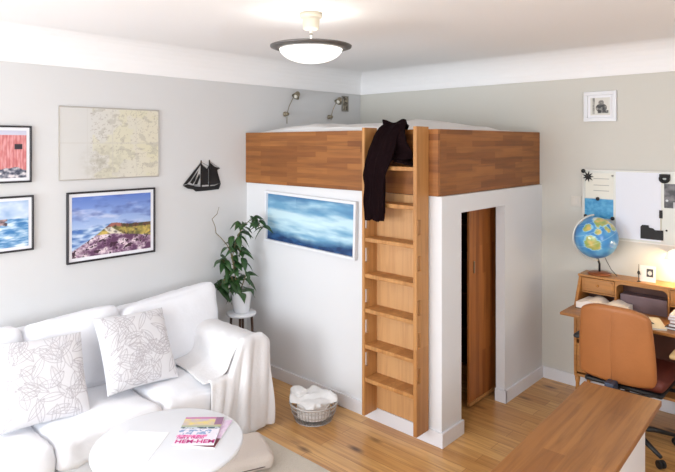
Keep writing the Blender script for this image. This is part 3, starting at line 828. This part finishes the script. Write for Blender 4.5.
def leaf(bm, base, d, L_, Wd, roll, droop=.4):
    d = d.normalized(); up = Vector((0, 0, 1)); s = d.cross(up)
    if s.length < .1: s = Vector((1, 0, 0))
    s.normalize(); nrm = s.cross(d).normalized()
    s = (s * math.cos(roll) + nrm * math.sin(roll)); nrm = s.cross(d).normalized()
    R = []
    for i in range(8):
        t = i / 7; w = Wd * (math.sin(PI * min(1, t * 1.0) ** .8)) * .5 + .0006
        c = base + d * (L_ * t) + up * (-droop * L_ * t * t)
        R.append([c - s * w + nrm * w * .35, c, c + s * w + nrm * w * .35])
    VV = [[bm.verts.new(p) for p in r] for r in R]
    for a, b_ in zip(VV, VV[1:]):
        for q in range(2): bm.faces.new((a[q], a[q + 1], b_[q + 1], b_[q]))
rnd = random.Random(12)
for k, s in enumerate(stems):
    for i in range(1, len(s)):
        for rep in range(6 if k == 0 else 5):
            f = rnd.random(); x = s[i - 1][0] + (s[i][0] - s[i - 1][0]) * f; y = s[i - 1][1] + (s[i][1] - s[i - 1][1]) * f
            b0 = pw(x, y, rnd.uniform(-.03, .03)); a = rnd.uniform(0, 2 * PI)
            d = Vector((math.cos(a), math.sin(a), rnd.uniform(-.5, .6)))
            leaf(LB, b0, d, rnd.uniform(.085, .125), rnd.uniform(.045, .062), rnd.uniform(-.8, .8), rnd.uniform(.3, .9))
for x, y in ((254, 217), (258, 221), (263, 228), (250, 216), (240, 222), (218, 288), (213, 286), (220, 282), (225, 292), (224, 262), (220, 256), (232, 236)):
    for rep in range(2):
        a = rnd.uniform(0, 2 * PI); leaf(LB, pw(x, y), Vector((math.cos(a), math.sin(a), rnd.uniform(-.7, .1))), rnd.uniform(.08, .115), rnd.uniform(.045, .058), rnd.uniform(-.7, .7), .6)
for v in LB.verts:      # keep foliage off wall and pot
    v.co.x = max(v.co.x, -SX + .01); v.co.y = min(v.co.y, YP - SY - .02)
    q = math.hypot(v.co.x, v.co.y)
    if v.co.z < .20 and q < .108:
        v.co.x *= .108 / max(q, .01); v.co.y *= .108 / max(q, .01)
solid(obj('foliage', LB, M_leaf, pl, True), .0012, 0)

# ================================================================== BENCH (bottom right)
bn = thing('bench_cabinet', 'low white cabinet bench with a long brown stave top, in the foreground', 'bench', (2.885, -1.335, 0), math.radians(2.2))
bev(obj('bench_top', box(0, .405, -1.9, 0, .57, .60), M_bench, bn), .003)
bev(obj('cabinet_body', box(.02, .396, -1.88, -.325, 0, .57), M_white, bn), .003)

# ================================================================== SECRETARY DESK
XD0, XD1 = 2.436, 3.50
dk = thing('secretary_desk', 'golden oak drop-front secretary desk against the back wall', 'desk', (XD0, -.302, 0))
do = Vector((-XD0, .302, 0))
def dobj(name, bm, mat=M_desk, b_=.003):
    bmesh.ops.translate(bm, vec=do, verts=bm.verts); o = obj(name, bm, mat, dk)
    if b_: bev(o, b_, 2)
    return o
YBK = -.018
side = [(YBK, .20), (-.295, .20), (-.302, .30), (-.302, .74), (-.292, .765), (-.196, .955), (YBK, .955)]
for x in (XD0, XD1 - .022):
    bm = bmesh.new(); prism(bm, side, 'x', x, x + .022); dobj('side_panel', bm)
dobj('desk_top', box(XD0 - .006, XD1 + .006, -.20, YBK, .956, .974))
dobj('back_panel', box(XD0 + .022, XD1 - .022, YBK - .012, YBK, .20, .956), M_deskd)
dobj('writing_surface', box(XD0 + .022, XD1 - .022, -.30, YBK - .012, .725, .742))
lid = dobj('drop_lid', box(XD0 - .004, XD1 - .0, -.566, -.304, .73, .75))
dobj('lower_shelf', box(XD0 + .022, XD1 - .022, -.29, YBK - .012, .20, .22))
dobj('kneehole_side', box(XD0 + .16, XD0 + .178, -.29, YBK - .012, .22, .725))
for k, z in enumerate((.24, .49)):
    d = dobj('drawer', box(XD0 + .024, XD0 + .158, -.302, -.07, z, z + .22))
    bm = bmesh.new(); lathe(bm, [(0, -.02), (.010, -.018), (.012, -.010), (.005, -.004), (.005, 0)], n=12)
    bmesh.ops.rotate(bm, cent=(0, 0, 0), matrix=Matrix.Rotation(-PI / 2, 3, 'X'), verts=bm.verts)
    obj('knob', bm, M_brass, d, True, (.09, .0, z + .11))
for x in (XD0 + .012, XD1 - .04):
    for y in (-.285, YBK - .03):
        bm = bmesh.new(); lathe(bm, [(0, 0), (.010, 0), (.012, .02), (.009, .05), (.016, .10), (.014, .15), (.02, .18), (.02, .20), (0, .20)], n=14)
        bmesh.ops.translate(bm, vec=Vector((x + .012, y, 0)) + do, verts=bm.verts); obj('leg', bm, M_desk, dk, True)
# upper gallery: small carved drawers left, arched pigeonhole centre, drawers right
def small_drawer(x0, x1, z0, z1):
    d = dobj('small_drawer', box(x0, x1, -.20, -.06, z0, z1))
    bm = bmesh.new(); m_ = .012
    for a, b2, c, e in ((x0 + m_, x1 - m_, z1 - m_ - .006, z1 - m_), (x0 + m_, x1 - m_, z0 + m_, z0 + m_ + .006), (x0 + m_, x0 + m_ + .006, z0 + m_, z1 - m_), (x1 - m_ - .006, x1 - m_, z0 + m_, z1 - m_)):
        bx(bm, a, b2, -.204, -.20, c, e)
    bmesh.ops.translate(bm, vec=do, verts=bm.verts); obj('moulding', bm, M_desk, d)
    bm = bmesh.new(); lathe(bm, [(0, .018), (.008, .016), (.010, .009), (.004, .003), (.004, 0)], n=12)
    bmesh.ops.rotate(bm, cent=(0, 0, 0), matrix=Matrix.Rotation(PI / 2, 3, 'X'), verts=bm.verts)
    obj('knob', bm, M_desk, d, True, Vector(((x0 + x1) / 2, -.20, (z0 + z1) / 2)) + do)
dobj('divider', box(2.702, 2.716, -.20, -.032, .742, .956)); dobj('divider', box(3.06, 3.074, -.20, -.032, .742, .956))
dobj('gallery_shelf', box(XD0 + .022, 2.702, -.20, -.032, .835, .847)); dobj('gallery_shelf', box(3.074, XD1 - .022, -.20, -.032, .835, .847))
small_drawer(XD0 + .024, 2.70, .850, .952); small_drawer(3.077, XD1 - .024, .850, .952)
arch = [(2.716, .956), (2.716, .905)] + [(2.716 + .344 / 2 * (1 - math.cos(t)) if False else 2.716 + .04 * (1 - math.cos(t)), .905 + .035 * math.sin(t)) for t in [k / 8 * PI / 2 for k in range(1, 9)]]
arch += [(3.06 - .04 * (1 - math.cos(t)), .905 + .035 * math.sin(t)) for t in [k / 8 * PI / 2 for k in range(8, 0, -1)]] + [(3.06, .905), (3.06, .956)]
bm = bmesh.new(); prism(bm, arch, 'y', -.20, -.186); dobj('arched_apron', bm, b_=0)
M_lilac = plain('greyish lilac box', srgb(128, 108, 112), .7, var=.2)
tag(obj('letter_box', box(2.73, 3.045, -.15, -.04, .7425, .86), M_lilac), 'greyish lilac letter box inside the arched pigeonhole of the desk', 'box')
def book(label, loc, rz, w, d, h, mat, group=None, name='book'):
    r = thing(name, label, 'book', loc, rz, group)
    bm = bmesh.new(); bx(bm, -w / 2, w / 2, -d / 2, d / 2, 0, .003); bx(bm, -w / 2, w / 2, -d / 2, d / 2, h - .003, h); bx(bm, -w / 2, -w / 2 + .003, -d / 2, d / 2, .003, h - .003)
    obj('cover', bm, mat, r); obj('pages', box(-w / 2 + .003, w / 2 - .004, -d / 2 + .004, d / 2 - .004, .003, h - .003), M_paper, r)
    return r
# open book on the writing surface
ob = thing('open_book', 'large open book with cream pages behind the chair back', 'book', (2.65, -.268, .7505), math.radians(-4))
for s in (-1, 1):
    rows = []
    for i in range(13):
        t = i / 12; x = s * .165 * t; z = .03 + .042 * math.sin(min(1, t * 1.35) * PI * .8) * (1 - .35 * t)
        rows.append((x, z))
    bm = bmesh.new(); prism(bm, [(0, .0035)] + rows + [(rows[-1][0], .0035)], 'y', -.11, .11)
    low = [(x, .0) for x in (0,)]
    o = obj('page_block', bm, plain('cream page', srgb(240, 230, 220), .8), ob, False)
obj('cover', box(-.17, .17, -.115, .115, 0, .003), M_darkwood, ob)
book('slim cream notebook with a dark spine at the front of the desk lid', (2.99, -.43, .7505), math.radians(24), .19, .27, .012, plain('cream cover', srgb(226, 214, 190), .7))
bm = bmesh.new(); tube(bm, [(-.07, 0, .0), (.06, 0, .0), (.07, 0, .0)], [.0045, .0045, .001], 8)
o = tag(obj('pen', bm, plain('grey green pen', srgb(84, 96, 92), .4), None, True, (2.985, -.42, .7675)), 'grey-green pen lying across the cream notebook', 'pen'); o.rotation_euler = (0, 0, math.radians(-38))
zz = .7505
for i, (c, h, lb_) in enumerate(((srgb(72, 46, 42), .018, 'dark brown book at the bottom of the desk pile'), (srgb(110, 74, 66), .022, 'brown book second from the bottom of the desk pile'), (srgb(206, 180, 178), .020, 'dusty pink book in the middle of the desk pile'), (srgb(222, 204, 202), .018, 'pale pink book second from the top of the desk pile'), (srgb(232, 222, 218), .016, 'off-white notebook on top of the desk pile'))):
    book(lb_, (3.215 + .006 * (i % 2), -.35 + .008 * (i % 3), zz), math.radians(-4 + 5 * (i % 3)), .20 - .006 * i, .26 - .01 * i, h, plain('book cover', c, .6), 'books piled on the desk lid'); zz += h + .0008

# globe
GX, GY, GZ, GR = 2.563, -.185, 1.272, .160
gb = thing('globe', 'blue desk globe with a pale meridian ring on the desk top', 'globe', (GX, -.105, .9745))
go = Vector((-GX, .105, -.9745))
bm = bmesh.new(); lathe(bm, [(0, 0), (.084, 0), (.086, .008), (.07, .016), (.03, .020), (0, .022)], n=32); obj('base', bm, plain('globe base wood', srgb(140, 74, 36), .4), gb, True)
bm = bmesh.new(); tube(bm, [(0, 0, .018), (0, 0, .08), (0, -.05, GZ - GR - .9745 - .004)], [.008, .008, .008], 10); obj('stem', bm, M_black, gb, True)
axis = Matrix.Rotation(math.radians(-23), 3, 'Y')
bm = bmesh.new(); bmesh.ops.create_uvsphere(bm, u_segments=140, v_segments=90, radius=GR)
cols = []
land = [(20, 5, 22, 26), (95, 48, 45, 24), (25, 50, 24, 14), (105, 15, 16, 14), (135, -25, 18, 12), (-100, 48, 30, 18), (-60, -15, 16, 26), (-42, 72, 14, 10), (78, 22, 9, 12), (48, 25, 12, 10)]
for v in bm.verts:
    d = v.co.normalized(); lat = math.degrees(math.asin(max(-1, min(1, d.z)))); lon = math.degrees(math.atan2(d.y, d.x)) + 112
    lon = (lon + 180) % 360 - 180
    n_ = .35 * noise.fractal(d * 3.1, 1, 2, 4)
    L_ = min([((((lon - a + 180) % 360 - 180) / w) ** 2 + ((lat - b_) / h) ** 2) for a, b_, w, h in land]) + n_ * 1.6
    if L_ < .75: c = lerp((216, 190, 110), (150, 176, 96), .5 + noise.noise(d * 5) * 1.4) if lat < 62 else (226, 226, 214)
    elif L_ < 1.0: c = (150, 206, 226)
    else: c = lerp((92, 168, 216), (58, 134, 198), .5 + noise.noise(d * 3) * 1.2)
    if abs((lat + 90) % 30) < 1: c = lerp(c, (230, 240, 240), .35)
    if lat < -72: c = (232, 236, 240)
    cols.append(c)
o = obj('sphere', bm, M_globe, gb, True, Vector((GX, GY, GZ)) + go); colour(o, cols); o.rotation_euler = (math.radians(12), math.radians(-24), math.radians(43 - 35))
bm = bmesh.new()
ringpts = []
for k in range(33):
    t = math.radians(95 + 180 * k / 32)
    ringpts.append(Vector((math.cos(t) * (GR + .014), 0, math.sin(t) * (GR + .014))))
tube(bm, ringpts, .008, 8)
o = obj('meridian_ring', bm, plain('ring metal', srgb(206, 204, 196), .35, metal=.3), gb, True, Vector((GX, GY, GZ)) + go); o.rotation_euler = (0, 0, math.radians(40))
bm = bmesh.new(); tube(bm, [(.13, .0, .0035), (.09, -.01, .05), (.06, -.03, .12), (.05, -.05, .16)], .0025, 6); obj('cord', bm, M_black, gb, True)

# card and figurine on desk top
cd = thing('photo_card', 'small white card with a dark picture standing on the desk top', 'card', (2.915, -.135, .9745), math.radians(4)); cd.rotation_euler = (math.radians(-6), 0, math.radians(6))
picture('card_face', .105, .118, lambda u, v: (232, 228, 220) if not (.42 < u < .84 and .3 < v < .82) else ((40, 38, 40) if math.hypot(u - .62, v - .55) > .13 else (200, 196, 190)), cd, T((0, 0, .0595)), 40, 40, t=.003)
fg = thing('figurine', 'tiny dark wire figurine beside the white card on the desk', 'figurine', (2.862, -.165, .9745))
bm = bmesh.new(); lathe(bm, [(0, 0), (.013, 0), (.013, .004), (.003, .008), (.003, .05), (.010, .062), (.010, .074), (.003, .082), (.002, .13), (0, .131)], n=10); obj('figure', bm, M_black, fg, True)
bm = bmesh.new(); tube(bm, [(-.012, 0, .06), (0, 0, .07), (.014, 0, .055)], .002, 6); obj('arm', bm, M_black, fg, True)

# desk lamp at the right edge
dl = thing('desk_lamp', 'white-shaded desk lamp glowing at the right edge over the desk', 'lamp', (3.22, -.11, .9745))
bm = bmesh.new(); lathe(bm, [(0, 0), (.06, 0), (.062, .008), (.012, .018), (.008, .03), (.007, .23), (0, .23)], n=24); obj('stand', bm, M_white, dl, True)
bm = bmesh.new(); tube(bm, [(0, 0, .225), (-.03, -.01, .245), (-.07, -.02, .25)], .006, 8); obj('arm', bm, M_white, dl, True)
bm = bmesh.new(); lathe(bm, [(0, .052), (.025, .05), (.055, .03), (.078, -.02), (.074, -.02), (.052, .026), (.022, .044), (0, .046)], n=32)
obj('lamp_shade', bm, emis('lit shade', (1, .85, .62, 1), .35, (.9, .88, .82, 1)), dl, True, (-.115, -.03, .215))
bm = bmesh.new(); lathe(bm, [(0, -.012), (.014, -.006), (.018, .008), (.010, .026), (0, .028)], n=14); obj('bulb', bm, emis('desk bulb', (1, .78, .45, 1), 8), dl, True, (-.115, -.03, .215))

# ================================================================== BOARD ON THE WALL
wb = thing('magnetic_board', 'large pale grey magnetic board on the wall above the desk', 'board', (2.40, -.002, 1.24))
M_board = plain('pale board steel', srgb(204, 204, 196), .4, metal=.1)
bev(obj('board_panel', box(0, .98, -.012, 0, 0, .55), M_board, wb), .002)
obj('frame_strip', frame_bm(.98, .55, .008, .016), plain('board edge', srgb(222, 220, 214), .4), wb, False, (.49, 0, .275))
def flat(name, label, cat, x0, x1, z0, z1, mat=None, fn=None, y=-.0145, nx=50, ny=50, group=None):
    r = thing(name, label, cat, ((x0 + x1) / 2, y, (z0 + z1) / 2), 0, group)
    if fn: picture('sheet', x1 - x0, z1 - z0, fn, r, T((0, -.001, 0)), nx, ny, t=.001)
    else: obj('sheet', box(-(x1 - x0) / 2, (x1 - x0) / 2, -.001, 0, -(z1 - z0) / 2, (z1 - z0) / 2), mat, r)
    return r
def note(u, v):
    c = (222, 220, 208)
    if .28 < u < .86 and (abs(v - .78) < .016 or abs(v - .52) < .016 or abs(v - .30) < .014): c = (132, 134, 130)
    return c
flat('paper_note', 'cream note with faint written lines at the upper left of the board', 'paper', 2.425, 2.638, 1.562, 1.762, fn=note)
flat('postcard', 'plain blue card pinned on the board just above the globe', 'card', 2.418, 2.638, 1.402, 1.556, fn=lambda u, v: lerp((46, 136, 186), (84, 164, 204), .5 + fb(u, v, 7, 3, 2)))
flat('poster', 'large blank white sheet in the middle of the board', 'poster', 2.655, 2.975, 1.262, 1.778, fn=lambda u, v: (222, 225, 234))
flat('photo_print', 'dark grey photo pinned at the right of the board', 'photo', 2.995, 3.19, 1.52, 1.70, fn=lambda u, v: lerp((58, 57, 60), (118, 115, 117), .45 + fb(u, v, 4, 4, 3) * 1.1) if not (.3 < u < .5 and v < .25) else (190, 188, 190))
# star magnet
sm = thing('star_magnet', 'black sun-shaped magnet at the top left of the board', 'magnet', (2.445, -.0167, 1.732))
bm = bmesh.new(); pts = [((.046 if k % 2 == 0 else .020) * math.cos(k * PI / 9), (.046 if k % 2 == 0 else .020) * math.sin(k * PI / 9)) for k in range(18)]
prism(bm, pts, 'y', -.006, 0); obj('rays', bm, M_iron, sm)
bm = bmesh.new(); lathe(bm, [(0, .010), (.008, .009), (.012, .006), (.012, .004)], n=16); bmesh.ops.rotate(bm, cent=(0, 0, 0), matrix=Matrix.Rotation(PI / 2, 3, 'X'), verts=bm.verts); obj('hub', bm, M_iron, sm, True)
def magnet(x, z, r, label, mat=M_black):
    bm = bmesh.new(); lathe(bm, [(0, .009), (r * .7, .0085), (r, .005), (r, 0), (0, 0)], n=18)
    bmesh.ops.rotate(bm, cent=(0, 0, 0), matrix=Matrix.Rotation(PI / 2, 3, 'X'), verts=bm.verts)
    return tag(obj('magnet', bm, mat, None, True, (x, -.0163, z)), label, 'magnet', 'round magnets on the board')
magnet(2.408, 1.776, .017, 'black magnet on the top left corner of the board, above the sun magnet')
magnet(2.520, 1.556, .015, 'black magnet at the top middle of the blue card')
magnet(2.425, 1.412, .014, 'black magnet at the lower left corner of the blue card')
magnet(2.633, 1.408, .015, 'black magnet at the lower right corner of the blue card')
magnet(2.632, 1.745, .008, 'small grey magnet on the right end of the cream note', M_chrome)
magnet(3.015, 1.575, .009, 'white magnet on the left side of the grey photo', M_white)
magnet(3.012, 1.352, .007, 'small black magnet below the grey photo, right of the white sheet')
rm = thing('ring_magnet', 'black ring-shaped clip magnet above the grey photo', 'magnet', (3.00, -.0165, 1.737))
bm = bmesh.new(); tube(bm, [(.026 * math.cos(2 * PI * k / 20), -.013, .022 * math.sin(2 * PI * k / 20)) for k in range(21)], .013, 8, False); obj('ring', bm, M_iron, rm, True)
obj('clip', box(-.036, .036, -.006, 0, .006, .034), M_iron, rm)
bc = thing('silhouette_magnet', 'black angular silhouette magnet at the lower right of the white sheet', 'magnet', (2.835, -.0167, 1.275))
bm = bmesh.new(); q = [(0, 0), (.155, 0), (.155, .075), (.10, .072), (.085, .085), (.06, .088), (.055, .105), (.012, .105), (.0, .09)]; prism(bm, q, 'y', -.005, 0); obj('block', bm, M_iron, bc)
obj('tower', box(.128, .150, -.005, 0, .165, .225), M_iron, bc); obj('mast', box(.136, .142, -.004, 0, .075, .165), M_brass, bc)
ls = thing('light_switch', 'square ivory light switch left of the board', 'light switch', (2.346, -.001, 1.525))
M_sw = plain('ivory switch', srgb(212, 207, 198), .5)
bev(obj('plate', box(-.041, .041, -.008, 0, -.041, .041), M_sw, ls), .003); bev(obj('rocker', box(-.022, .022, -.012, -.008, -.028, .028), M_sw, ls), .002)

# ================================================================== OFFICE CHAIR
oc = thing('office_chair', 'tan leather office chair with black base, pushed up to the desk', 'chair', (2.93, -.70, 0), math.radians(0))
def backfn(p, u):
    t = (p.z + .25) / .5; p.x *= 1.0 - .20 * max(0, t - .3) ** 1.6
    p.y += .035 * (u.x ** 2) - .02 * math.cos(u.z * 1.4)
    return p
o = obj('backrest', rbox(.475, .055, .51, .027, 22, fn=None), M_leather, oc, True, (-.03, -.16, .695))
me = o.data
for v in me.vertices:
    x, y, z = v.co; t = (z + .255) / .51
    # rounded shoulders, wide waist, curved shell
    xx = x / .2375
    zz_ = z
    if t > .5: zz_ = z - .055 * abs(xx) ** 3.2 * (t - .5) * 2
    else: zz_ = z + .018 * abs(xx) ** 4 * (.5 - t) * 2
    x2 = x * (1 - .14 * max(0, t - .25) ** 1.3)
    v.co = (x2, y + .045 * xx * xx - .05 * (t - .5) + .02 * (t - .5) ** 2, zz_)
bm = bmesh.new(); tube(bm, [(-.03, -.224 - .0, .90), (-.03, -.222, .7), (-.03, -.195, .47)], .0015, 6)
# seam down the rear of the shell
seam = obj('seam', bm, plain('seam thread', srgb(162, 102, 54), .7), o, True); seam.location = (.03, .16, -.695); 
for v in seam.data.vertices: pass
obj('back_cushion', rbox(.40, .05, .42, .024, 12, puff=.01), M_leatherd, oc, True, (-.03, -.098, .70)).rotation_euler = (math.radians(5), 0, 0)
obj('seat', rbox(.50, .46, .085, .04, 16, puff=.015), M_leatherd, oc, True, (0, .125, .465))
obj('seat_shell', rbox(.48, .44, .03, .014, 8), M_plastic, oc, True, (0, .125, .405))
bm = bmesh.new(); bx(bm, -.065, -.005, -.235, -.145, .405, .465); bev(obj('back_bracket', bm, M_bluegrey, oc), .008)
bm = bmesh.new(); tube(bm, [(-.035, -.19, .415), (-.03, -.1, .395), (0, .08, .39)], .016, 8); tube(bm, [(.0, -.17, .41), (.14, -.17, .415), (.22, -.12, .42)], .009, 6); obj('back_bar', bm, M_plastic, oc, True)
for s in (-1, 1):
    bm = bmesh.new(); tube(bm, [(s * .20, .10, .395), (s * .29, .10, .40), (s * .30, .10, .50), (s * .295, .08, .655)], .014, 8)
    a = obj('armrest', bm, M_plastic, oc, True)
    bm = rbox(.05, .23, .03, .014, 8); obj('arm_pad', bm, plain('worn beige arm pad', srgb(190, 160, 110), .5) if s > 0 else M_plastic, a, True, (s * .295, .03, .67))
bm = bmesh.new(); lathe(bm, [(0, .09), (.026, .09), (.026, .25), (.016, .25), (.016, .39), (0, .39)], c=(0, .02, 0), n=18); obj('gas_column', bm, M_plastic, oc, True)
for k in range(5):
    a = math.radians(-37 + 72 * k); dx, dy = math.cos(a), math.sin(a)
    bm = bmesh.new(); tube(bm, [(0, .02, .105), (dx * .16, .02 + dy * .16, .10), (dx * .31, .02 + dy * .31, .068)], [.022, .018, .012], 8)
    lg = obj('base_leg', bm, M_plastic, oc, True)
    bm = bmesh.new()
    for q in (-.012, .012):
        c = Vector((dx * .31, .02 + dy * .31, .025)) + Vector((-dy, dx, 0)) * q
        tube(bm, [c - Vector((-dy, dx, 0)) * .008, c + Vector((-dy, dx, 0)) * .008], .025, 14)
    obj('caster', bm, M_plastic, lg, False)

# ================================================================== LIGHT
def area(name, loc, rot, sx, sy, power, col):
    l = bpy.data.lights.new(name, 'AREA'); l.shape = 'RECTANGLE'; l.size = sx; l.size_y = sy; l.energy = power; l.color = col
    o = bpy.data.objects.new(name, l); COL.objects.link(o); o.location = loc; o.rotation_euler = rot; return o
DAY = (.89, .945, 1.0)
area('daylight', (1.15, Y0 - .2, 1.65), (math.radians(-90 + 180), 0, 0), 1.6, 1.6, 82, DAY)
area('daylight', (3.35, Y0 - .2, 1.65), (math.radians(-90 + 180), 0, 0), 1.6, 1.6, 62, DAY)
area('daylight', (X1 + .2, -3.1, 1.65), (0, math.radians(90), 0), 1.6, 1.6, 34, DAY)
def point(name, loc, power, col, r):
    l = bpy.data.lights.new(name, 'POINT'); l.energy = power; l.color = col; l.shadow_soft_size = r
    o = bpy.data.objects.new(name, l); COL.objects.link(o); o.location = loc; return o
point('ceiling_bulb', (LX, LY, 2.50), 1.0, (1, .94, .87), .05)
point('desk_bulb', (3.105, -.14, 1.155), 2.5, (1, .74, .40), .02)
w = bpy.data.worlds.new('world'); S.world = w; w.use_nodes = True
nt = w.node_tree; bg = nt.nodes['Background']; bg.inputs[0].default_value = (.85, .92, 1, 1); bg.inputs[1].default_value = 1.0

# ================================================================== CAMERA
cd_ = bpy.data.cameras.new('camera'); cam = bpy.data.objects.new('camera', cd_); COL.objects.link(cam)
cam.location = CAM; cam.rotation_euler = (PI / 2, 0, YAW)
cd_.sensor_width = 36; cd_.lens = FPX / 675 * 36; cd_.shift_y = (143.5 - 236) / 675; cd_.clip_start = .05
S.camera = cam
vs = S.view_settings; vs.view_transform = 'Standard'; vs.look = 'None'; vs.gamma = 1; vs.use_curve_mapping = False; vs.exposure = .66
S.cycles.use_denoising = True
S.cycles.max_bounces = 10; S.cycles.diffuse_bounces = 6
